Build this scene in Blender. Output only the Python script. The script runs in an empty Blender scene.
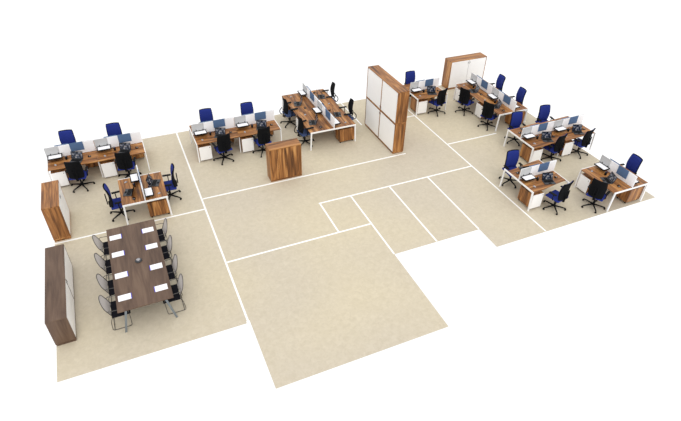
import bpy, bmesh, math, random
from mathutils import Matrix, Vector
R = math.radians
random.seed(4)
COL = bpy.context.scene.collection
SC = bpy.context.scene

# ------------------------------------------------------------------ materials
def new_mat(name, rough=0.5, metal=0.0, col=(0.8, 0.8, 0.8)):
    m = bpy.data.materials.new(name); m.use_nodes = True
    b = m.node_tree.nodes['Principled BSDF']
    b.inputs['Base Color'].default_value = (*col, 1)
    b.inputs['Roughness'].default_value = rough
    b.inputs['Metallic'].default_value = metal
    b.inputs['Specular IOR Level'].default_value = 0.15 if sum(col) < .15 else 0.4
    return m, m.node_tree, b

def srgb(r, g, b):
    f = lambda c: (c / 255 / 12.92) if c / 255 <= 0.04045 else ((c / 255 + 0.055) / 1.055) ** 2.4
    return (f(r), f(g), f(b))

def noisy(name, col, amt=0.06, scale=40, rough=0.6, metal=0.0, bump=0.0):
    m, nt, b = new_mat(name, rough, metal, col)
    tc = nt.nodes.new('ShaderNodeTexCoord'); n = nt.nodes.new('ShaderNodeTexNoise')
    n.inputs['Scale'].default_value = scale; n.inputs['Detail'].default_value = 3
    nt.links.new(tc.outputs['Object'], n.inputs['Vector'])
    r = nt.nodes.new('ShaderNodeValToRGB')
    r.color_ramp.elements[0].position = 0.3; r.color_ramp.elements[1].position = 0.7
    r.color_ramp.elements[0].color = (*[c * (1 - amt) for c in col], 1)
    r.color_ramp.elements[1].color = (*[min(1, c * (1 + amt)) for c in col], 1)
    nt.links.new(n.outputs['Fac'], r.inputs['Fac']); nt.links.new(r.outputs['Color'], b.inputs['Base Color'])
    if bump:
        bp = nt.nodes.new('ShaderNodeBump'); bp.inputs['Strength'].default_value = bump; bp.inputs['Distance'].default_value = 0.002
        nt.links.new(n.outputs['Fac'], bp.inputs['Height']); nt.links.new(bp.outputs['Normal'], b.inputs['Normal'])
    return m

def wood(name, axis, cols, stretch=0.7, fine=9.0, rough=0.45):
    m, nt, b = new_mat(name, rough)
    N = nt.nodes.new; L = nt.links.new
    tc = N('ShaderNodeTexCoord'); oi = N('ShaderNodeObjectInfo')
    mul = N('ShaderNodeVectorMath'); mul.operation = 'SCALE'; mul.inputs[0].default_value = (7.3, 5.1, 3.7)
    L(oi.outputs['Random'], mul.inputs['Scale'])
    add = N('ShaderNodeVectorMath'); add.operation = 'ADD'
    L(tc.outputs['Object'], add.inputs[0]); L(mul.outputs['Vector'], add.inputs[1])
    mp = N('ShaderNodeMapping'); s = [fine, fine, fine]; s[axis] = stretch
    mp.inputs['Scale'].default_value = s
    L(add.outputs['Vector'], mp.inputs['Vector'])
    n1 = N('ShaderNodeTexNoise'); n1.inputs['Scale'].default_value = 1.0; n1.inputs['Detail'].default_value = 5; n1.inputs['Distortion'].default_value = 0.9
    L(mp.outputs['Vector'], n1.inputs['Vector'])
    mp2 = N('ShaderNodeMapping'); s2 = [fine * 6, fine * 6, fine * 6]; s2[axis] = stretch * 3
    mp2.inputs['Scale'].default_value = s2; L(add.outputs['Vector'], mp2.inputs['Vector'])
    n2 = N('ShaderNodeTexNoise'); n2.inputs['Scale'].default_value = 1.0; n2.inputs['Detail'].default_value = 2
    L(mp2.outputs['Vector'], n2.inputs['Vector'])
    mx = N('ShaderNodeMix'); mx.data_type = 'FLOAT'; mx.inputs[0].default_value = 0.25
    L(n1.outputs['Fac'], mx.inputs[2]); L(n2.outputs['Fac'], mx.inputs[3])
    r = N('ShaderNodeValToRGB'); e = r.color_ramp.elements
    e[0].position = 0.34; e[0].color = (*cols[0], 1); e[1].position = 0.66; e[1].color = (*cols[-1], 1)
    for i, c in enumerate(cols[1:-1]):
        q = e.new(0.34 + 0.32 * (i + 1) / (len(cols) - 1)); q.color = (*c, 1)
    L(mx.outputs[0], r.inputs['Fac']); L(r.outputs['Color'], b.inputs['Base Color'])
    return m

OAKC = [srgb(74, 44, 20), srgb(126, 80, 40), srgb(166, 112, 60), srgb(202, 150, 92)]
WALC = [srgb(74, 54, 42), srgb(88, 67, 53), srgb(99, 77, 62), srgb(110, 88, 71)]
OAK = [wood('zebra_wood_%s' % 'xyz'[i], i, OAKC) for i in range(3)]
WAL = [wood('grey_walnut_%s' % 'xyz'[i], i, WALC, fine=5) for i in range(3)]
WHITE = noisy('white_laminate', srgb(248, 247, 246), 0.01, 30, 0.45)
WMETAL = noisy('white_metal', srgb(240, 240, 240), 0.01, 30, 0.35)
SCREENM = noisy('white_screen', srgb(247, 247, 249), 0.012, 60, 0.6)
GREYPAD = noisy('grey_felt', srgb(190, 191, 192), 0.04, 300, 0.9, bump=0.2)
BLUEPAD = noisy('blue_grey_felt', srgb(84, 110, 146), 0.06, 300, 0.9, bump=0.2)
BLUE = noisy('royal_blue_fabric', srgb(22, 42, 126), 0.12, 350, 0.85, bump=0.3)
SLATE = noisy('slate_blue_fabric', srgb(58, 76, 116), 0.1, 350, 0.85, bump=0.3)
BLACK = noisy('black_plastic', srgb(15, 15, 17), 0.1, 60, 0.6)
BMESH = noisy('black_mesh', srgb(14, 15, 18), 0.3, 500, 0.9, bump=0.3)
BSEAT = noisy('black_upholstery', srgb(18, 18, 26), 0.15, 300, 0.8, bump=0.2)
DGREY = noisy('dark_grey_plastic', srgb(62, 64, 68), 0.08, 80, 0.45)
CHROME = noisy('chrome', srgb(150, 150, 152), 0.03, 50, 0.25, 0.9)
STEEL = noisy('grey_steel', srgb(128, 136, 142), 0.03, 50, 0.4, 0.4)
PAPER = noisy('paper', srgb(246, 246, 250), 0.01, 30, 0.8)
BINDING = noisy('blue_binding', srgb(78, 66, 190), 0.05, 60, 0.6)
SILVER = noisy('silver_plastic', srgb(170, 168, 172), 0.04, 60, 0.35, 0.3)
LINE = noisy('white_line', srgb(250, 250, 248), 0.005, 30, 0.7)

# laptop display: dark with a soft, mixed desktop picture
m, nt, b = new_mat('laptop_display', 0.2)
tc = nt.nodes.new('ShaderNodeTexCoord'); n = nt.nodes.new('ShaderNodeTexNoise'); n.inputs['Scale'].default_value = 14
nt.links.new(tc.outputs['Object'], n.inputs['Vector'])
r = nt.nodes.new('ShaderNodeValToRGB'); e = r.color_ramp.elements
e[0].position = .46; e[0].color = (*srgb(24, 28, 38), 1); e[1].position = .72; e[1].color = (*srgb(200, 190, 180), 1)
q = e.new(.56); q.color = (*srgb(66, 76, 96), 1)
nt.links.new(n.outputs['Fac'], r.inputs['Fac']); nt.links.new(r.outputs['Color'], b.inputs['Base Color'])
DISPLAY = m

# see-through mesh of the meeting chairs
m, nt, b = new_mat('grey_net', 0.8, 0, srgb(186, 180, 178))
tb = nt.nodes.new('ShaderNodeBsdfTransparent'); mixs = nt.nodes.new('ShaderNodeMixShader'); mixs.inputs[0].default_value = 0.88
nt.links.new(tb.outputs[0], mixs.inputs[1]); nt.links.new(b.outputs[0], mixs.inputs[2])
nt.links.new(mixs.outputs[0], nt.nodes['Material Output'].inputs['Surface'])
NET = m

# beige floor covering
def floor_mat():
    m, nt, b = new_mat('beige_vinyl', 0.75)
    N = nt.nodes.new; L = nt.links.new
    tc = N('ShaderNodeTexCoord')
    n1 = N('ShaderNodeTexNoise'); n1.inputs['Scale'].default_value = 0.28; n1.inputs['Detail'].default_value = 1
    n2 = N('ShaderNodeTexNoise'); n2.inputs['Scale'].default_value = 9; n2.inputs['Detail'].default_value = 4; n2.inputs['Distortion'].default_value = 1.2
    ck = N('ShaderNodeTexVoronoi'); ck.inputs['Scale'].default_value = 6.5
    for k in (n1, n2, ck): L(tc.outputs['Object'], k.inputs['Vector'])
    r = N('ShaderNodeValToRGB'); e = r.color_ramp.elements
    e[0].position = .35; e[0].color = (*srgb(*FLOOR_A), 1); e[1].position = .65; e[1].color = (*srgb(*FLOOR_B), 1)
    L(n1.outputs['Fac'], r.inputs['Fac'])
    r2 = N('ShaderNodeValToRGB'); e = r2.color_ramp.elements
    e[0].position = .3; e[0].color = (.90, .895, .88, 1); e[1].position = .7; e[1].color = (1, 1, 1, 1)
    L(n2.outputs['Fac'], r2.inputs['Fac'])
    r3 = N('ShaderNodeValToRGB'); e = r3.color_ramp.elements
    e[0].position = .0; e[0].color = (1, 1, 1, 1); e[1].position = .8; e[1].color = (.955, .95, .93, 1)
    L(ck.outputs['Distance'], r3.inputs['Fac'])
    a = N('ShaderNodeMix'); a.data_type = 'RGBA'; a.blend_type = 'MULTIPLY'; a.inputs[0].default_value = 1
    L(r.outputs['Color'], a.inputs[6]); L(r2.outputs['Color'], a.inputs[7])
    c = N('ShaderNodeMix'); c.data_type = 'RGBA'; c.blend_type = 'MULTIPLY'; c.inputs[0].default_value = 1
    L(a.outputs[2], c.inputs[6]); L(r3.outputs['Color'], c.inputs[7])
    L(c.outputs[2], b.inputs['Base Color'])
    return m
FLOOR_A = (206, 196, 178); FLOOR_B = (213, 202, 178)
FLOOR = floor_mat()

# ------------------------------------------------------------------ mesh helpers
I4 = Matrix.Identity(4)
def BM(): return bmesh.new()
def box(bm, x0, x1, y0, y1, z0, z1, M=I4, bev=0.0):
    t = bmesh.new()
    bmesh.ops.create_cube(t, size=1)
    for v in t.verts:
        v.co = Vector(((x0 + x1) / 2 + v.co.x * (x1 - x0), (y0 + y1) / 2 + v.co.y * (y1 - y0), (z0 + z1) / 2 + v.co.z * (z1 - z0)))
    if bev: bmesh.ops.bevel(t, geom=t.edges[:], offset=bev, segments=2, affect='EDGES', profile=.6)
    merge(bm, t, M)
def merge(bm, t, M=I4):
    vm = {}
    for v in t.verts: vm[v] = bm.verts.new(M @ v.co)
    for f in t.faces:
        try:
            nf = bm.faces.new([vm[v] for v in f.verts]); nf.smooth = f.smooth
        except ValueError: pass
    t.free()
def cyl(bm, p0, p1, r0, r1=None, seg=12, caps=True):
    r1 = r0 if r1 is None else r1
    p0 = Vector(p0); p1 = Vector(p1); d = p1 - p0
    rot = d.to_track_quat('Z', 'Y').to_matrix().to_4x4()
    ra = []; rb = []
    for i in range(seg):
        a = 2 * math.pi * i / seg; c = Vector((math.cos(a), math.sin(a), 0))
        ra.append(bm.verts.new(p0 + rot @ (c * r0))); rb.append(bm.verts.new(p1 + rot @ (c * r1)))
    for i in range(seg):
        j = (i + 1) % seg; f = bm.faces.new((ra[i], ra[j], rb[j], rb[i])); f.smooth = True
    if caps: bm.faces.new(ra[::-1]); bm.faces.new(rb)
def tube(bm, pts, r, seg=8, closed=False):
    """round tube through a polyline, with the corners rounded beforehand"""
    P = [Vector(p) for p in pts]; n = len(P); rings = []
    up = None
    for i in range(n):
        if closed: d = (P[(i + 1) % n] - P[i - 1]).normalized()
        elif i == 0: d = (P[1] - P[0]).normalized()
        elif i == n - 1: d = (P[-1] - P[-2]).normalized()
        else: d = ((P[i + 1] - P[i]).normalized() + (P[i] - P[i - 1]).normalized()).normalized()
        if up is None:
            up = Vector((0, 0, 1)) if abs(d.z) < .9 else Vector((1, 0, 0))
        s = d.cross(up).normalized(); up = s.cross(d).normalized()
        rings.append([bm.verts.new(P[i] + (s * math.cos(a) + up * math.sin(a)) * r) for a in [2 * math.pi * k / seg for k in range(seg)]])
    for i in range(n if closed else n - 1):
        A = rings[i]; B = rings[(i + 1) % n]
        for k in range(seg):
            l = (k + 1) % seg
            f = bm.faces.new((A[k], B[k], B[l], A[l])); f.smooth = True
    if not closed: bm.faces.new(rings[0]); bm.faces.new(rings[-1][::-1])
def rounded(pts, rad, n=4, closed=False):
    P = [Vector(p) for p in pts]; out = []
    for i, p in enumerate(P):
        if not closed and i in (0, len(P) - 1): out.append(p); continue
        a = P[i - 1]; b = P[(i + 1) % len(P)]
        r_ = min(rad, (a - p).length * .45, (b - p).length * .45)
        s = p + (a - p).normalized() * r_; e_ = p + (b - p).normalized() * r_
        for k in range(n + 1):
            t = k / n; out.append(s.lerp(p, t).lerp(p.lerp(e_, t), t))
    return out
def prism(bm, poly, z0, z1, M=I4):
    t = bmesh.new()
    a = [t.verts.new((x, y, z0)) for x, y in poly]; b_ = [t.verts.new((x, y, z1)) for x, y in poly]
    t.faces.new(a[::-1]); t.faces.new(b_)
    for i in range(len(poly)):
        j = (i + 1) % len(poly); t.faces.new((a[i], a[j], b_[j], b_[i]))
    merge(bm, t, M)
def lathe(bm, prof, seg=20, M=I4):
    t = bmesh.new(); rings = []
    for r_, z in prof:
        if r_ < 1e-5: rings.append([t.verts.new((0, 0, z))])
        else: rings.append([t.verts.new((r_ * math.cos(2 * math.pi * k / seg), r_ * math.sin(2 * math.pi * k / seg), z)) for k in range(seg)])
    for A, B in zip(rings, rings[1:]):
        for k in range(seg):
            l = (k + 1) % seg
            vs = [A[0] if len(A) == 1 else A[k], A[0] if len(A) == 1 else A[l], B[0] if len(B) == 1 else B[l], B[0] if len(B) == 1 else B[k]]
            vs = list(dict.fromkeys(vs))
            if len(vs) > 2: f = t.faces.new(vs); f.smooth = True
    merge(bm, t, M)
def shell(bm, nx, nz, fn, th):
    """curved slab: fn(u,v)->(front point, normal); closed on all sides"""
    F = [[bm.verts.new(fn(i / nx, j / nz)[0]) for i in range(nx + 1)] for j in range(nz + 1)]
    B = [[bm.verts.new(fn(i / nx, j / nz)[0] - fn(i / nx, j / nz)[1] * th) for i in range(nx + 1)] for j in range(nz + 1)]
    for j in range(nz):
        for i in range(nx):
            f = bm.faces.new((F[j][i], F[j][i + 1], F[j + 1][i + 1], F[j + 1][i])); f.smooth = True
            f = bm.faces.new((B[j][i], B[j + 1][i], B[j + 1][i + 1], B[j][i + 1])); f.smooth = True
    for j in range(nz):
        bm.faces.new((F[j][0], F[j + 1][0], B[j + 1][0], B[j][0])); bm.faces.new((F[j][nx], B[j][nx], B[j + 1][nx], F[j + 1][nx]))
    for i in range(nx):
        bm.faces.new((F[0][i], B[0][i], B[0][i + 1], F[0][i + 1])); bm.faces.new((F[nz][i], F[nz][i + 1], B[nz][i + 1], B[nz][i]))

def obj(name, bm, mat, parent=None, origin=None, label=None):
    bmesh.ops.recalc_face_normals(bm, faces=bm.faces[:])
    me = bpy.data.meshes.new(name)
    if origin is not None:
        for v in bm.verts: v.co -= Vector(origin)
    bm.to_mesh(me); bm.free(); me.materials.append(mat)
    o = bpy.data.objects.new(name, me); COL.objects.link(o)
    if origin is not None: o.location = origin
    if parent: o.parent = parent
    if label: o['label'] = label
    return o
def thing(name, label, cat, group=None, loc=(0, 0, 0), rz=0):
    o = bpy.data.objects.new(name, None); COL.objects.link(o); o.empty_display_size = .1
    o.location = loc; o.rotation_euler = (0, 0, rz); o['label'] = label; o['category'] = cat
    if group: o['group'] = group
    return o
def tag(o, label, cat, group=None):
    o['label'] = label; o['category'] = cat
    if group: o['group'] = group
    return o
def dup(src, label, loc, rz=0, group=None):
    r_ = src.copy(); COL.objects.link(r_); r_.location = loc; r_.rotation_euler = (0, 0, rz); r_['label'] = label
    if group: r_['group'] = group
    for ch in list(src.children):
        c = ch.copy(); COL.objects.link(c); c.parent = r_
        for g in list(ch.children):
            d = g.copy(); COL.objects.link(d); d.parent = c
    return r_
used = {}
def put(key, maker, label, loc, rz=0, group=None):
    assert 4 <= len(label.split()) <= 16, label
    if key not in used:
        used[key] = maker(); o = used[key]; o.location = loc; o.rotation_euler = (0, 0, rz); o['label'] = label
        if group: o['group'] = group
        return o
    return dup(used[key], label, loc, rz, group)

# ------------------------------------------------------------------ setting
bm = BM()
outline = [(-2.81, 8.53), (1.47, 8.53), (1.47, 8.60), (1.56, 8.60), (1.56, 6.514), (6.04, 6.514), (6.04, 9.344), (8.99, 9.344), (8.99, 8.476), (15.46, 8.476), (15.46, 18.56), (-2.81, 18.56)]
prism(bm, outline, -0.012, 0)
f = obj('floor', bm, FLOOR); f['kind'] = 'structure'
W = 0.026
lines = [('x', 1.515, 6.53, 18.55), ('y', 13.435, -2.81, 1.48), ('y', 13.985, 1.55, 9.02), ('y', 10.82, 1.55, 6.005),
         ('y', 12.363, 4.92, 10.783), ('x', 4.953, 10.85, 12.328), ('x', 6.04, 9.35, 12.328), ('x', 7.473, 9.35, 12.328), ('x', 8.97, 9.35, 12.328),
         ('x', 10.818, 8.485, 18.55), ('y', 13.97, 10.853, 13.1), ('x', 8.43, 16.51, 18.55), ('y', 16.43, 9.0, 10.783)]
for i, (ax, c, a, b_) in enumerate(lines):
    bm = BM()
    if ax == 'x': box(bm, c - W, c + W, a, b_, 0.0, 0.005)
    else: box(bm, a, b_, c - W * 1.05, c + W * 1.05, 0.0, 0.005)
    o = obj('trim_%d' % (i + 1), bm, LINE); o['kind'] = 'structure'

# ------------------------------------------------------------------ task chair
def backfn(w, z0, z1, y0, lean, curve, topw=.9):
    def fn(u, v):
        s = (u - .5) * 2
        ww = w / 2 * (1 - (1 - topw) * max(0, v - .5) * 2) * (1 - .10 * (1 - v) ** 2)
        z = z0 + (z1 - z0) * v
        y = y0 - lean * v - .05 * math.sin(math.pi * v) * -1 + curve * s * s
        # rounded corners
        if v > .97 or v < .02: ww *= .96
        return Vector((s * ww, y, z)), Vector((0, 1, 0))
    return fn
def star_base(t, rad=.365, lab=None):
    for k in range(5):
        a = R(90 + 72 * k); c, s = math.cos(a), math.sin(a)
        bm = BM()
        tubep = [(c * .03, s * .03, .10), (c * rad * .6, s * rad * .6, .088), (c * rad, s * rad, .072)]
        for p, q, r0, r1 in ((tubep[0], tubep[1], .024, .019), (tubep[1], tubep[2], .019, .015)):
            cyl(bm, p, q, r0 * 1.15, r1 * 1.15, 8)
        obj('base_arm', bm, BLACK, t)
        bm = BM()
        px, py = c * rad, s * rad
        for sg in (-1, 1):
            off = Vector((-s, c, 0)) * .014 * sg
            cyl(bm, Vector((px, py, .029)) + off - Vector((-s, c, 0)) * .008, Vector((px, py, .029)) + off + Vector((-s, c, 0)) * .008, .029, seg=12)
        cyl(bm, (px, py, .03), (px, py, .075), .009, seg=8)
        obj('caster', bm, BLACK, t)
def make_task_chair():
    t = thing('task_chair', 'x', 'chair')
    star_base(t)
    bm = BM(); cyl(bm, (0, 0, .09), (0, 0, .16), .035, .03, 14); cyl(bm, (0, 0, .16), (0, 0, .30), .026); cyl(bm, (0, 0, .30), (0, 0, .42), .017)
    obj('gas_column', bm, BLACK, t)
    bm = BM(); box(bm, -.11, .11, -.12, .12, .405, .44, bev=.01); box(bm, -.035, .035, -.27, -.08, .40, .43, bev=.008)
    cyl(bm, (.10, .03, .42), (.22, .05, .41), .007)
    obj('tilt_mechanism', bm, BLACK, t)
    bm = BM(); box(bm, -.265, .265, -.24, .27, .44, .50, bev=.028)
    for v in bm.verts:
        if v.co.y > .15: v.co.z -= (v.co.y - .15) * .18; v.co.x *= .94
        if v.co.z > .47 and abs(v.co.x) < .12: v.co.z -= .008
    obj('seat', bm, BLUE, t, label='royal blue seat cushion')
    bm = BM(); shell(bm, 10, 10, backfn(.50, .49, 1.13, -.225, .035, .045, .90), .035)
    box(bm, -.035, .035, -.275, -.245, .40, .60, bev=.008)
    for i in (-1, 1): box(bm, .045 * i - .012, .045 * i + .012, -.315, -.285, .54, .86, bev=.004)
    bk = obj('backrest', bm, BMESH, t, label='black rear shell of the backrest')
    bm = BM()
    fn = backfn(.50, .49, 1.13, -.225, .035, .045, .90)
    shell(bm, 10, 10, lambda u, v: (fn(.03 + .94 * u, .02 + .96 * v)[0] + Vector((0, .018, 0)), Vector((0, 1, 0))), .017)
    c = obj('back_cushion', bm, BLUE, bk, label='royal blue front of the backrest')
    for s in (-1, 1):
        bm = BM()
        tube(bm, rounded([(s * .12, -.02, .425), (s * .275, -.02, .43), (s * .285, -.02, .66)], .05), .014)
        box(bm, s * .285 - .04, s * .285 + .04, -.12, .14, .655, .685, bev=.012)
        obj('armrest', bm, BLACK, t)
    return t
def make_mesh_chair():
    t = thing('mesh_chair', 'x', 'chair')
    star_base(t, .365)
    bm = BM(); cyl(bm, (0, 0, .09), (0, 0, .16), .035, .03, 14); cyl(bm, (0, 0, .16), (0, 0, .30), .026); cyl(bm, (0, 0, .30), (0, 0, .42), .017)
    obj('gas_column', bm, BLACK, t)
    bm = BM(); box(bm, -.12, .12, -.14, .12, .405, .445, bev=.01); box(bm, -.04, .04, -.30, -.1, .40, .43, bev=.008)
    obj('tilt_mechanism', bm, BLACK, t)
    bm = BM(); box(bm, -.25, .25, -.22, .27, .445, .505, bev=.028)
    for v in bm.verts:
        if v.co.y > .15: v.co.z -= (v.co.y - .15) * .18; v.co.x *= .92
    obj('seat', bm, SLATE, t, label='slate blue seat cushion')
    bm = BM(); shell(bm, 10, 12, backfn(.46, .56, 1.18, -.215, .02, .04, .72), .02)
    obj('backrest', bm, BMESH, t)
    for s in (-1, 1):        # looped rear struts that carry the back
        bm = BM()
        tube(bm, rounded([(s * .13, -.20, .43), (s * .17, -.32, .45), (s * .17, -.35, .60), (s * .15, -.25, .72)], .08), .017)
        obj('rear_strut', bm, BLACK, t)
        bm = BM()
        tube(bm, rounded([(s * .12, -.02, .425), (s * .28, -.04, .43), (s * .295, -.02, .76)], .06), .015)
        box(bm, s * .295 - .04, s * .295 + .04, -.10, .22, .755, .785, bev=.012)
        obj('armrest', bm, BLACK, t)
    return t
def chair(label, x, y, deg, mesh=False):
    put('mesh' if mesh else 'task', make_mesh_chair if mesh else make_task_chair, label, (x, y, 0), R(deg),
        'black mesh chairs with slate blue seats' if mesh else 'blue and black task chairs at the benches')

# ------------------------------------------------------------------ small desk things (built per kind, then copied)
def make_laptop():
    t = thing('laptop', 'x', 'laptop')
    bm = BM(); box(bm, -.185, .185, -.125, .125, 0, .018, bev=.005)
    k = obj('base', bm, DGREY, t)
    bm = BM()
    for i in range(13):
        for j in range(5): box(bm, -.16 + i * .0248, -.16 + i * .0248 + .021, -.03 + j * .025, -.03 + j * .025 + .021, .018, .0205)
    box(bm, -.05, .05, -.11, -.05, .018, .019)
    obj('keyboard', bm, BLACK, k)
    a = R(108); M = Matrix.Translation((0, .125, .012)) @ Matrix.Rotation(a - R(90), 4, 'X') @ Matrix.Rotation(0, 4, 'Z')
    M = Matrix.Translation((0, .12, .012)) @ Matrix.Rotation(R(-20), 4, 'X')
    bm = BM(); box(bm, -.185, .185, 0, .008, 0, .245, M, bev=.003)
    l = obj('lid', bm, BLACK, t)
    bm = BM(); box(bm, -.17, .17, -.0015, 0.0005, .018, .225, M)
    obj('display', bm, DISPLAY, l)
    return t
def make_tray():
    t = thing('document_tray', 'x', 'tray')
    bm = BM(); box(bm, -.21, .21, -.245, 0, 0, .008)
    obj('tray_base', bm, BLACK, t)
    bm = BM()
    box(bm, -.22, .22, -.255, -.23, 0, .03, bev=.004); box(bm, -.22, -.197, -.235, -.013, 0, .03, bev=.004)
    box(bm, .197, .22, -.235, -.013, 0, .03, bev=.004); box(bm, -.22, .22, -.018, 0, 0, .05, bev=.004)
    obj('rim', bm, BLACK, t)
    for s in (-1, 1):
        bm = BM(); box(bm, s * .12 - .012, s * .12 + .012, -.006, .004, .02, .09); obj('hanger', bm, BLACK, t)
    return t
def make_paper():
    bm = BM(); box(bm, -.19, .19, -.225, -.022, 0, .026, bev=.001)
    return tag(obj('paper_stack', bm, PAPER), 'x', 'paper')
def make_cup():
    t = thing('pen_cup', 'x', 'pen cup')
    bm = BM(); lathe(bm, [(0, 0), (.036, 0), (.04, .10), (.036, .10), (.033, .006), (0, .006)])
    obj('cup', bm, BLACK, t)
    for i, (a, mt) in enumerate(((20, BLUE), (140, BLACK), (260, SILVER))):
        bm = BM(); c, s = math.cos(R(a)), math.sin(R(a))
        cyl(bm, (-c * .012, -s * .012, .01), (c * .03, s * .03, .15), .004, seg=6)
        obj('pen', bm, mt, t)
    return t
def make_mouse():
    t = thing('computer_mouse', 'x', 'mouse')
    bm = BM(); bmesh.ops.create_uvsphere(bm, u_segments=16, v_segments=10, radius=1)
    for v in bm.verts: v.co = Vector((v.co.x * .032, v.co.y * .055, max(0, v.co.z) * .034))
    for f_ in bm.faces: f_.smooth = True
    obj('body', bm, SILVER, t)
    bm = BM(); cyl(bm, (-.004, .028, .026), (.004, .028, .026), .009, seg=12); obj('wheel', bm, BLACK, t)
    return t
def make_phone():
    t = thing('desk_phone', 'x', 'phone'); t.scale = (.62, .62, .62)
    bm = BM(); prism(bm, [(-.07, 0), (.07, 0), (.07, .035), (-.07, .02)], -.06, .06, Matrix.Rotation(R(90), 4, 'X') @ I4)
    obj('phone_base', bm, BLACK, t)
    bm = BM(); tube(bm, rounded([(-.05, -.07, .04), (-.05, -.06, .062), (-.05, .06, .062), (-.05, .07, .04)], .02), .014)
    obj('handset', bm, BLACK, t)
    bm = BM()
    for i in range(3):
        for j in range(4): box(bm, .0 + i * .02, .014 + i * .02, -.045 + j * .022, -.03 + j * .022, .028, .037)
    obj('keypad', bm, SILVER, t)
    return t
def make_pedestal():
    t = thing('pedestal_cabinet', 'x', 'cabinet')
    bm = BM(); box(bm, 0, .42, .02, .62, .07, .58, bev=.004)
    obj('body', bm, OAK[2], t)
    fr_ = []
    bm = BM(); box(bm, .0, .42, 0, .02, .06, .585, bev=.003)
    d = obj('front_panel', bm, WHITE, t, label='white front panel')
    bm = BM(); cyl(bm, (.375, -.012, .53), (.375, 0, .53), .011, seg=12); obj('lock', bm, BLACK, d)
    for x in (.05, .37):
        for y in (.07, .57):
            bm = BM(); cyl(bm, (x - .012, y, .027), (x + .012, y, .027), .027, seg=12); cyl(bm, (x, y, .03), (x, y, .07), .008, seg=8)
            obj('caster', bm, BLACK, t)
    return t

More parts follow.
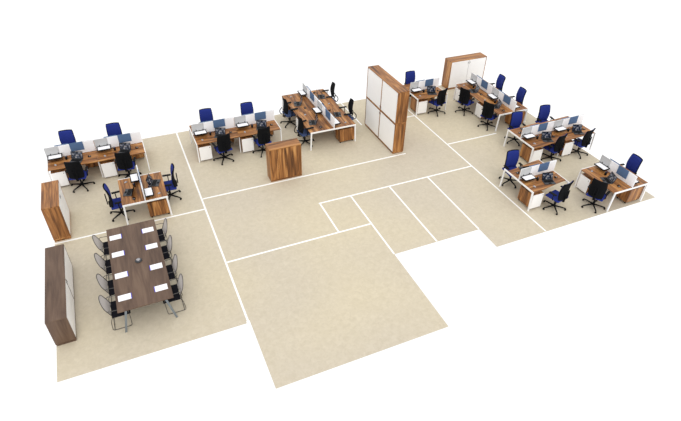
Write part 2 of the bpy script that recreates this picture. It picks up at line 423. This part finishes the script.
# ------------------------------------------------------------------ benches
SKIP = set()
def bench(key, place, cx, cy, L, D, n, rz, name_label, taper=0.0, scr_off=0.0, chairs=(), seats=None, frontped=True):
    """local frame: length along x, front users sit at -y. place = words that find the bench"""
    T = Matrix.Translation((cx, cy, 0)) @ Matrix.Rotation(R(rz), 4, 'Z')
    t = thing('bench_desk', name_label, 'desk', 'wooden bench desks with white frames', (cx, cy, 0), R(rz))
    w = L / n
    H = .73
    # worktops
    for side in (1, -1):
        S = Matrix.Rotation(0 if side == 1 else math.pi, 4, 'Z')
        for i in range(n):
            x0 = -L / 2 + i * w + (.014 if i == 0 else .002); x1 = -L / 2 + (i + 1) * w - (.014 if i == n - 1 else .002)
            so = scr_off * side
            y0 = -D / 2; y1 = -.012 + so
            poly = [(x1, y1), (x0, y1), (x0, y0)]
            for k in range(1, 13):
                u = k / 12; s = u * u * (3 - 2 * u)
                poly.append((x0 + (x1 - x0) * u, y0 + taper * s))
            bm = BM(); prism(bm, poly, H - .026, H, S)
            obj('worktop', bm, OAK[0], t)
    # end and middle frames
    for i in range(n + 1):
        x = -L / 2 + i * w; end = i in (0, n)
        sx = -1 if i == 0 else (1 if i == n else 0)
        for side in (-1, 1):
            bm = BM()
            yb = side * (D / 2 - .03) if end else side * (D / 2 - .16)
            yt = side * (D / 2 - .035) if end else yb
            a = [(x - .018, yt - .025), (x + .018, yt - .025), (x + .018, yt + .025), (x - .018, yt + .025)]
            M_ = Matrix.Identity(4)
            t_ = bmesh.new(); sp = .03 * side if end else 0
            top = [t_.verts.new((px, py, H - .03)) for px, py in a]; bot = [t_.verts.new((px, py + sp, 0)) for px, py in a]
            t_.faces.new(top); t_.faces.new(bot[::-1])
            for k in range(4): t_.faces.new((bot[k], bot[(k + 1) % 4], top[(k + 1) % 4], top[k]))
            merge(bm, t_)
            obj('leg', bm, WMETAL, t)
        bm = BM()
        yy = D / 2 - (.004 if end else .13)
        zt = H + .002 if end else H - .028
        box(bm, x - .013, x + .013, -yy, yy, H - .05, zt - 0.0, bev=.002)
        obj('end_rail' if end else 'middle_rail', bm, WMETAL, t)
    for yy in (-.18, .18):
        bm = BM(); box(bm, -L / 2 + .02, L / 2 - .02, yy - .02, yy + .02, H - .075, H - .028); obj('crossbar', bm, WMETAL, t)
    # screens with felt pads
    for i in range(n):
        x0 = -L / 2 + i * w + .006; x1 = -L / 2 + (i + 1) * w - .006
        bm = BM(); box(bm, x0, x1, scr_off - .011, scr_off + .011, H + .006, 1.14, bev=.003)
        for xx in (x0 + .2, x1 - .2): box(bm, xx - .02, xx + .02, scr_off - .008, scr_off + .008, H - .03, H + .01)
        s_ = obj('divider_screen', bm, SCREENM, t)
        sc = w / 1.5
        for side in (1, -1):
            def X(u): return (x0 - .006 + u * sc) if side == 1 else (x1 + .006 - u * sc)
            for nm, a, b_, z0, z1, mt in (('grey_pad', .01, .42, .80, 1.145, GREYPAD), ('blue_pad', .76, 1.17, .86, 1.165, BLUEPAD)):
                xa, xb = sorted((X(a), X(b_)))
                ya, yb = sorted((scr_off - side * .011, scr_off - side * .026))
                bm = BM(); box(bm, xa, xb, ya, yb, z0, z1, bev=.003); obj(nm, bm, mt, s_, label='light grey felt pad' if nm[0] == 'g' else 'blue-grey felt pad')
    # what stands on and under each place
    names = seats
    for side in (1, -1):
        S = T @ Matrix.Rotation(0 if side == 1 else math.pi, 4, 'Z')
        rot = R(rz) + (0 if side == 1 else math.pi)
        so = scr_off * side
        for i in range(n):
            # i-th place counted from the user's left
            seat = names[(0 if side == 1 else 1) * n + i]
            ox = -L / 2 + i * w; oy = -D / 2
            sc = w / 1.5; fy = (D / 2) / .73
            def P(x, y, z): return S @ Vector((ox + x, oy + y, z))
            at = f'{seat} of {place}'
            kk = (key, side, i)
            if (kk, 'laptop') not in SKIP:
                j = random.uniform(-3, 3)
                put('laptop', make_laptop, f'open black laptop at {at}', P(.86 * sc, .27 * fy, H), rot + R(-18 + j), 'open black laptops on the benches')
            if (kk, 'tray') not in SKIP:
                put('tray', make_tray, f'black document tray at {at}', P(.26 * sc, D / 2 + so - .028, .83), rot, 'black document trays on the screens')
                put('paper', make_paper, f'white papers in tray at {at}', P(.26 * sc, D / 2 + so - .028, .838), rot, 'white papers in the trays')
            if (kk, 'cup') not in SKIP:
                put('cup', make_cup, f'black pen cup at {at}', P(.58 * sc, .50 * fy, H), rot, 'black pen cups')
            if (kk, 'mouse') not in SKIP:
                put('mouse', make_mouse, f'silver computer mouse at {at}', P(.24 * sc, .25 * fy, H), rot + R(20), 'silver computer mice')
            if (kk, 'phone') not in SKIP:
                put('phone', make_phone, f'black desk phone at {at}', P(1.27 * sc, .40 * fy, H), rot + R(-10), 'black desk phones')
            if (kk, 'ped') not in SKIP:
                put('ped', make_pedestal, f'white-front pedestal under {at}', P(.05, .005, 0), rot, 'wooden pedestals with white fronts')
    return t

XS2 = ['front left place', 'front right place', 'rear right place', 'rear left place']
XS1 = ['front place', 'rear place']
YS2 = ['left far place', 'left near place', 'right near place', 'right far place']
YS1 = ['left place', 'right place']
BENCHES = [
 ('b1', 'the far-left bench', -1.283, 17.02, 3.0, 1.44, 2, 0, 'four-person wooden bench desk at the far left, behind the oak sideboard', 0, 0, XS2),
 ('b2', 'the bench behind the meeting table', -.145, 14.235, 1.42, 1.30, 1, -90, 'small two-person wooden bench desk just behind the grey-brown meeting table', 0, 0, YS1),
 ('b3', 'the bench behind the low cabinet', 3.43, 16.87, 3.05, 1.44, 2, 0, 'four-person wooden bench desk behind the low all-wood cabinet', 0, 0, XS2),
 ('b4', 'the wide bench beside the tall cabinet', 6.75, 17.09, 3.25, 1.81, 2, -90, 'wide four-person wooden bench desk left of the tall white-door cabinet', 0, .03, YS2),
 ('b5', 'the small bench behind the tall cabinet', 11.585, 17.12, 1.40, 1.42, 1, 0, 'small two-person wooden bench desk half hidden behind the tall cabinet', 0, .01, XS1),
 ('b6', 'the bench by the two-door cabinet', 13.865, 15.6, 2.98, 1.41, 2, -90, 'four-person wooden bench desk running away towards the two-door cabinet', 0, .02, YS2),
 ('b7', 'the right four-seat bench', 14.205, 12.33, 2.89, 1.45, 2, 0, 'four-person wooden bench desk at the right, behind the small one', .06, .02, XS2),
 ('b8', 'the small bench below the right four-seat bench', 11.70, 10.22, 1.45, 1.46, 1, 0, 'small two-person wooden bench desk beside the diagonal white line, lower right', .16, .02, XS1),
 ('b9', 'the rightmost bench', 14.075, 9.23, 1.44, 1.48, 1, -90, 'small two-person wooden bench desk in the far right floor corner', 0, .03, YS1),
]
HIDDEN = {('b1', -1, 0): ['mouse', 'phone', 'tray', 'laptop', 'cup'], ('b1', -1, 1): ['mouse', 'phone', 'tray', 'laptop', 'cup'], ('b3', -1, 0): ['mouse', 'phone', 'tray', 'laptop', 'cup'], ('b3', -1, 1): ['mouse', 'phone', 'tray', 'laptop', 'cup'], ('b5', -1, 0): ['mouse', 'tray', 'laptop', 'cup'], ('b6', -1, 0): ['phone', 'laptop', 'cup'], ('b6', -1, 1): ['mouse', 'phone', 'tray', 'laptop', 'cup', 'ped'], ('b7', -1, 0): ['mouse', 'phone', 'tray', 'cup', 'ped'], ('b7', -1, 1): ['mouse', 'tray', 'cup', 'ped'], ('b9', -1, 0): ['phone', 'laptop', 'cup'], ('b8', -1, 0): ['tray', 'cup', 'ped', 'mouse'], ('b2', 1, 0): ['ped']}   # wholly behind screens and worktops in the photo
for k_, v_ in HIDDEN.items():
    for q_ in v_: SKIP.add((k_, q_))
for (k, place, cx, cy, L_, D_, n_, rz, lab, tp, so, seats) in BENCHES:
    bench(k, place, cx, cy, L_, D_, n_, rz, lab, tp, so, (), seats)

# ------------------------------------------------------------------ chairs at the benches
chair('black-backed task chair at front left place of the far-left bench', -1.94, 16.12, -12)
chair('black-backed task chair at front right place of the far-left bench', -.46, 16.12, -10)
chair('blue-backed task chair behind left half of the far-left bench', -2.14, 17.8, 174)
chair('blue-backed task chair behind right half of the far-left bench', -.62, 17.74, 176)
chair('blue task chair at left place of the bench behind the meeting table', -.90, 14.10, -86)
chair('blue task chair at right place of the bench behind the meeting table', .63, 14.46, 84)
chair('black-backed task chair at front left place of the bench behind low cabinet', 2.76, 16.03, 10)
chair('black-backed task chair half behind the low all-wood cabinet', 4.19, 16.0, 8)
chair('blue-backed task chair behind left half of the bench behind low cabinet', 2.61, 17.65, 178)
chair('blue-backed task chair behind right half of the bench behind low cabinet', 4.15, 17.6, 178)
chair('black mesh chair, far one on the left of the wide bench', 5.80, 17.64, -84, True)
chair('black mesh chair, near one on the left of the wide bench', 5.83, 16.03, -84, True)
chair('black mesh chair, far one on the right of the wide bench', 7.68, 18.14, 86, True)
chair('black mesh chair, near one on the right of the wide bench', 7.75, 16.52, 86, True)
chair('black-backed task chair in front of small bench behind tall cabinet', 11.80, 16.35, 14)
chair('blue-backed task chair behind small bench near the tall cabinet', 11.46, 17.93, 180)
chair('black-backed task chair, far one left of bench by two-door cabinet', 12.93, 15.96, -70)
chair('black-backed task chair, near one left of bench by two-door cabinet', 13.09, 14.58, -70)
chair('blue-backed task chair, far one right of bench by two-door cabinet', 14.72, 16.38, 84)
chair('blue-backed task chair, near one right of bench by two-door cabinet', 14.72, 15.03, 84)
chair('black-backed task chair at front left place of the right four-seat bench', 13.78, 11.67, 11)
chair('black-backed task chair at front right place of the right four-seat bench', 15.0, 11.60, 11)
chair('blue-backed task chair behind left half of the right four-seat bench', 13.36, 13.22, 172)
chair('blue-backed task chair behind right half of the right four-seat bench', 14.74, 13.27, 172)
chair('black-backed task chair in front of the small bench, lower right', 11.85, 9.32, 11)
chair('blue-backed task chair behind left end of small bench, lower right', 11.44, 11.03, 174)
chair('black-backed task chair at the left side of the rightmost bench', 13.10, 8.90, -66)
chair('blue-backed task chair at the right side of the rightmost bench', 14.90, 9.43, 84)

# ------------------------------------------------------------------ storage
def cabinet(name, label, x0, x1, y0, y1, h, doorside, ndoor, mats, rows=1, frame=.03, plinth=.06, handles=True, group=None, bands=1, divider=0.0):
    """open carcass boards, recessed plinth, doors inset on one side"""
    t = thing(name, label, 'cabinet', group, ((x0 + x1) / 2, (y0 + y1) / 2, 0))
    X = (x1 - x0) / 2; Y = (y1 - y0) / 2
    vx, vy, vz = mats
    long_x = X > Y
    hh = h / bands
    for b_ in range(bands):
        z0 = b_ * hh; z1 = z0 + hh - (.004 if bands > 1 and b_ < bands - 1 else 0)
        zb = z0 + (plinth if b_ == 0 else 0)
        if b_ == 0 and plinth:
            bm = BM(); box(bm, -X + .012, X - .012, -Y + .012, Y - .012, 0, plinth); obj('plinth', bm, vz, t)
        bm = BM(); box(bm, -X, X, -Y, Y, z1 - .03, z1, bev=.002); obj('top_panel', bm, vx if long_x else vy, t)
        bm = BM(); box(bm, -X, X, -Y, Y, zb, zb + .03, bev=.002); obj('bottom_panel', bm, vx if long_x else vy, t)
        for s in (-1, 1):
            bm = BM()
            if long_x: box(bm, s * X - (.03 if s > 0 else 0), s * X + (.03 if s < 0 else 0), -Y, Y, zb + .03, z1 - .03, bev=.001)
            else: box(bm, -X, X, s * Y - (.03 if s > 0 else 0), s * Y + (.03 if s < 0 else 0), zb + .03, z1 - .03, bev=.001)
            obj('side_panel', bm, vz, t)
        # back
        ax, sg = doorside
        bm = BM()
        if ax == 'x': box(bm, *sorted((-sg * X, -sg * (X - .02))), -Y + .03, Y - .03, zb + .03, z1 - .03)
        else: box(bm, -X + .03, X - .03, *sorted((-sg * Y, -sg * (Y - .02))), zb + .03, z1 - .03)
        obj('back_panel', bm, vz, t)
        Lf = (Y if ax == 'x' else X) - frame; nd = ndoor
        for i in range(nd):
            a = -Lf + i * 2 * Lf / nd + .004; c = -Lf + (i + 1) * 2 * Lf / nd - .004
            ga = a + divider + .003 if i else a; gc = c - divider - .003 if i < nd - 1 else c
            za = zb + frame + .004; zc = z1 - frame - .004
            bm = BM(); f0, f1 = sorted((sg * ((X if ax == 'x' else Y) - .022), sg * ((X if ax == 'x' else Y) - .002)))
            if ax == 'x': box(bm, f0, f1, ga, gc, za, zc, bev=.002)
            else: box(bm, ga, gc, f0, f1, za, zc, bev=.002)
            d = obj('door', bm, WHITE, t, label='white door')
            if i and divider:
                bm = BM(); o2 = sorted((sg * ((X if ax == 'x' else Y) - .024), sg * (X if ax == 'x' else Y)))
                if ax == 'x': box(bm, *o2, a - .004 - divider, a - .004 + divider, zb + .03, z1 - .03)
                else: box(bm, a - .004 - divider, a - .004 + divider, *o2, zb + .03, z1 - .03)
                obj('divider', bm, vz, t)
            if handles:
                inner = (c - .04) if i % 2 == 0 else (a + .04)
                zz = (zc - .08) if b_ == 0 else (za + .08)
                if sg * 1 and bands == 1: zz = zc - .12
                bm = BM(); f = sg * ((X if ax == 'x' else Y) + .006)
                if ax == 'x': box(bm, min(f, f - sg * .012), max(f, f - sg * .012), inner - .008, inner + .008, zz - .045, zz + .045, bev=.002)
                else: box(bm, inner - .008, inner + .008, min(f, f - sg * .012), max(f, f - sg * .012), zz - .045, zz + .045, bev=.002)
                obj('handle', bm, DGREY, d)
    return t
cabinet('sideboard', 'oak sideboard with white doors at the left floor edge by the far-left bench', -2.81, -2.355, 13.51, 14.86, 1.2, ('x', 1), 2, OAK, handles=True)
cabinet('sideboard', 'long grey-brown sideboard with white doors left of the meeting table', -2.81, -2.36, 9.55, 12.23, .85, ('x', 1), 2, WAL, plinth=.05, divider=.014)
cabinet('tall_cabinet', 'tall two-tier cabinet with four white doors in a striped wood carcass', 8.545, 8.985, 14.12, 16.49, 2.44, ('x', -1), 2, OAK, frame=.04, plinth=.04, bands=2, divider=.022)
cabinet('low_cabinet', 'two-door white and wood cabinet at the back beyond the benches', 13.44, 15.32, 18.02, 18.54, 1.31, ('y', -1), 2, OAK, plinth=.05)
# low all-wood cabinet with its planked back to us
t = thing('low_cabinet', 'low all-wood cabinet standing alone on the white line, planked face forward', 'cabinet', None, (4.43, 14.28, 0))
bm = BM(); box(bm, -.55, .55, -.215, .21, 1.22, 1.25, bev=.003); obj('top_panel', bm, OAK[0], t)
bm = BM(); box(bm, -.55, .55, -.215, .21, 0, .05, bev=.003); obj('bottom_panel', bm, OAK[0], t)
for s in (-1, 1):
    bm = BM(); box(bm, min(s * .55, s * .52), max(s * .55, s * .52), -.215, .21, .05, 1.22, bev=.002); obj('side_panel', bm, OAK[2], t)
bm = BM()
for i in range(4): box(bm, -.52 + i * .26, -.52 + (i + 1) * .26 - .004, -.198, -.18, .05, 1.22, bev=.003)
obj('back_panel', bm, OAK[2], t)
for i in range(2):
    bm = BM(); box(bm, -.515 + i * .517, i * .517 - .002, .19, .208, .055, 1.215, bev=.002); d = obj('door', bm, WHITE, t)
    bm = BM(); xx = (-.04, .04)[i]; box(bm, xx - .007, xx + .007, .208, .222, 1.04, 1.14, bev=.002); obj('handle', bm, DGREY, d)

# ------------------------------------------------------------------ meeting room
t = thing('meeting_table', 'large grey-brown rectangular meeting table on slanted grey legs', 'table', None, (-.672, 10.965, 0))
bm = BM(); box(bm, -.64, .64, -1.6, 1.6, .70, .73, bev=.004); obj('tabletop', bm, WAL[1], t)
bm = BM()
for s in (-1, 1): box(bm, s * .42 - .02, s * .42 + .02, -1.52, 1.52, .655, .70)
for y in (-1.5, -.5, .5, 1.5): box(bm, -.46, .46, y - .02, y + .02, .655, .70)
obj('under_frame', bm, STEEL, t)
for sx in (-1, 1):
    for sy in (-1, 1):
        bm = BM()
        bmesh.ops.create_cube(bm, size=1)
        for v in bm.verts:
            up = v.co.z > 0
            v.co = Vector(((sx * (.46 if up else .60)) + v.co.x * .05, sy * 1.585 + v.co.y * .03, .70 if up else 0))
        obj('leg', bm, STEEL, t)

def make_meeting_chair():
    t = thing('meeting_chair', 'x', 'chair')
    bm = BM(); box(bm, -.265, .265, -.15, .27, .43, .47, bev=.014); obj('seat', bm, BSEAT, t, label='black seat pad')
    hoop = [(-.22, -.13, .44), (-.23, -.20, .62)] + [(-.23 * math.cos(a), -.235 - .075 * math.sin(a), .70 + .23 * math.sin(a)) for a in [math.pi * k / 12 for k in range(13)]] + [(.23, -.20, .62), (.22, -.13, .44)]
    bm = BM(); tube(bm, hoop, .009); bf = obj('back_frame', bm, CHROMED, t)
    bm = BM()
    rows = []
    for j in range(11):
        z = .47 + .445 * j / 10
        hw = .225 if z < .70 else .225 * math.sqrt(max(0.02, 1 - ((z - .70) / .23) ** 2))
        y = -.13 - .105 * (z - .44) / .26 if z < .70 else -.235 - .075 * (z - .70) / .23
        rows.append([bm.verts.new((hw * s, y - .02 * (1 - s * s), z)) for s in [-1 + .25 * k for k in range(9)]])
    for A, B in zip(rows, rows[1:]):
        for k in range(8): f_ = bm.faces.new((A[k], A[k + 1], B[k + 1], B[k])); f_.smooth = True
    o = obj('back_net', bm, NET, bf, label='grey see-through net back')
    for s in (-1, 1):
        x = s * .25
        bm = BM(); tube(bm, rounded([(s * .232, -.21, .64), (x, -.17, .66), (x, .22, .64), (x, .24, .44), (x, .22, .012), (x, -.22, .012), (s * .24, -.2, .30), (s * .22, -.13, .44)], .06), .008)
        obj('side_frame', bm, CHROMED, t)
    bm = BM(); cyl(bm, (-.25, -.18, .012), (.25, -.18, .012), .008, seg=8); obj('crossbar', bm, CHROMED, t)
    bm = BM(); cyl(bm, (-.25, .2, .425), (.25, .2, .425), .008, seg=8); obj('crossbar', bm, CHROMED, t)
    for s in (-1, 1):
        pass
    return t
CHROMED = noisy('dark_chrome', srgb(84, 82, 80), 0.03, 50, 0.3, 0.6)
ordn = ['farthest', 'second farthest', 'second nearest', 'nearest']
for i, y in enumerate((12.13, 11.36, 10.55, 9.78)):
    put('meet', make_meeting_chair, f'{ordn[i]} black-seated net-back chair on the left side of meeting table', (-1.33, y, 0), R(-90), 'net-back chairs around the meeting table')
    put('meet', make_meeting_chair, f'{ordn[i]} black-seated net-back chair on the right side of meeting table', (-.03, y, 0), R(90), 'net-back chairs around the meeting table')
def make_pad():
    t = thing('notepad', 'x', 'notepad')
    bm = BM(); box(bm, -.155, .14, -.095, .095, 0, .008, bev=.001); obj('sheets', bm, PAPER, t)
    bm = BM(); box(bm, .14, .157, -.095, .095, 0, .009, bev=.001); obj('binding_strip', bm, BINDING, t, label='blue-violet edge strip')
    return t
for i, y in enumerate((12.14, 11.42, 10.59, 9.79)):
    put('pad', make_pad, f'{ordn[i]} white notepad on the left side of the meeting table', (-1.10, y, .73), R(0), 'white notepads on the meeting table')
    put('pad', make_pad, f'{ordn[i]} white notepad on the right side of the meeting table', (-.265, y - .01, .73), R(180), 'white notepads on the meeting table')
t = thing('conference_phone', 'small dark conference phone with silver top at the table centre', 'phone', None, (-.645, 10.97, .73))
bm = BM(); lathe(bm, [(0, 0), (.085, 0), (.09, .012), (.07, .035), (.045, .045), (0, .045)], 24); obj('phone_body', bm, DGREY, t)
bm = BM(); lathe(bm, [(.02, .045), (.05, .044), (.052, .049), (0, .052)], 24); obj('speaker_cap', bm, SILVER, t)

# ------------------------------------------------------------------ light, world, camera
w = bpy.data.worlds.new('World'); SC.world = w; w.use_nodes = True
bg = w.node_tree.nodes['Background']; bg.inputs[0].default_value = (1, 1, 1, 1); bg.inputs[1].default_value = 1.12
sd = bpy.data.lights.new('sun', 'SUN'); sd.energy = .75; sd.angle = R(40); sd.color = (1, .97, .93)
so_ = bpy.data.objects.new('sun', sd); COL.objects.link(so_); so_.rotation_euler = (R(42), R(-8), 0)

PITCH, ROLL, YAW = R(38.2024), R(1.6521), R(24.7296)
fw = Vector((math.sin(YAW) * math.cos(PITCH), math.cos(YAW) * math.cos(PITCH), -math.sin(PITCH)))
rt = Vector((math.cos(YAW), -math.sin(YAW), 0)); up = rt.cross(fw)
r2 = rt * math.cos(ROLL) + up * math.sin(ROLL); u2 = -rt * math.sin(ROLL) + up * math.cos(ROLL)
M = Matrix((r2, u2, -fw)).transposed().to_4x4(); M.translation = (0, 0, 10.2)
cd = bpy.data.cameras.new('camera'); cd.sensor_fit = 'HORIZONTAL'; cd.sensor_width = 36; cd.lens = 521.75 * 36 / 681
cd.clip_end = 200
cam = bpy.data.objects.new('camera', cd); COL.objects.link(cam); cam.matrix_world = M
SC.camera = cam
SC.view_settings.view_transform = 'Standard'; SC.view_settings.look = 'None'
SC.view_settings.exposure = 0; SC.view_settings.gamma = 1
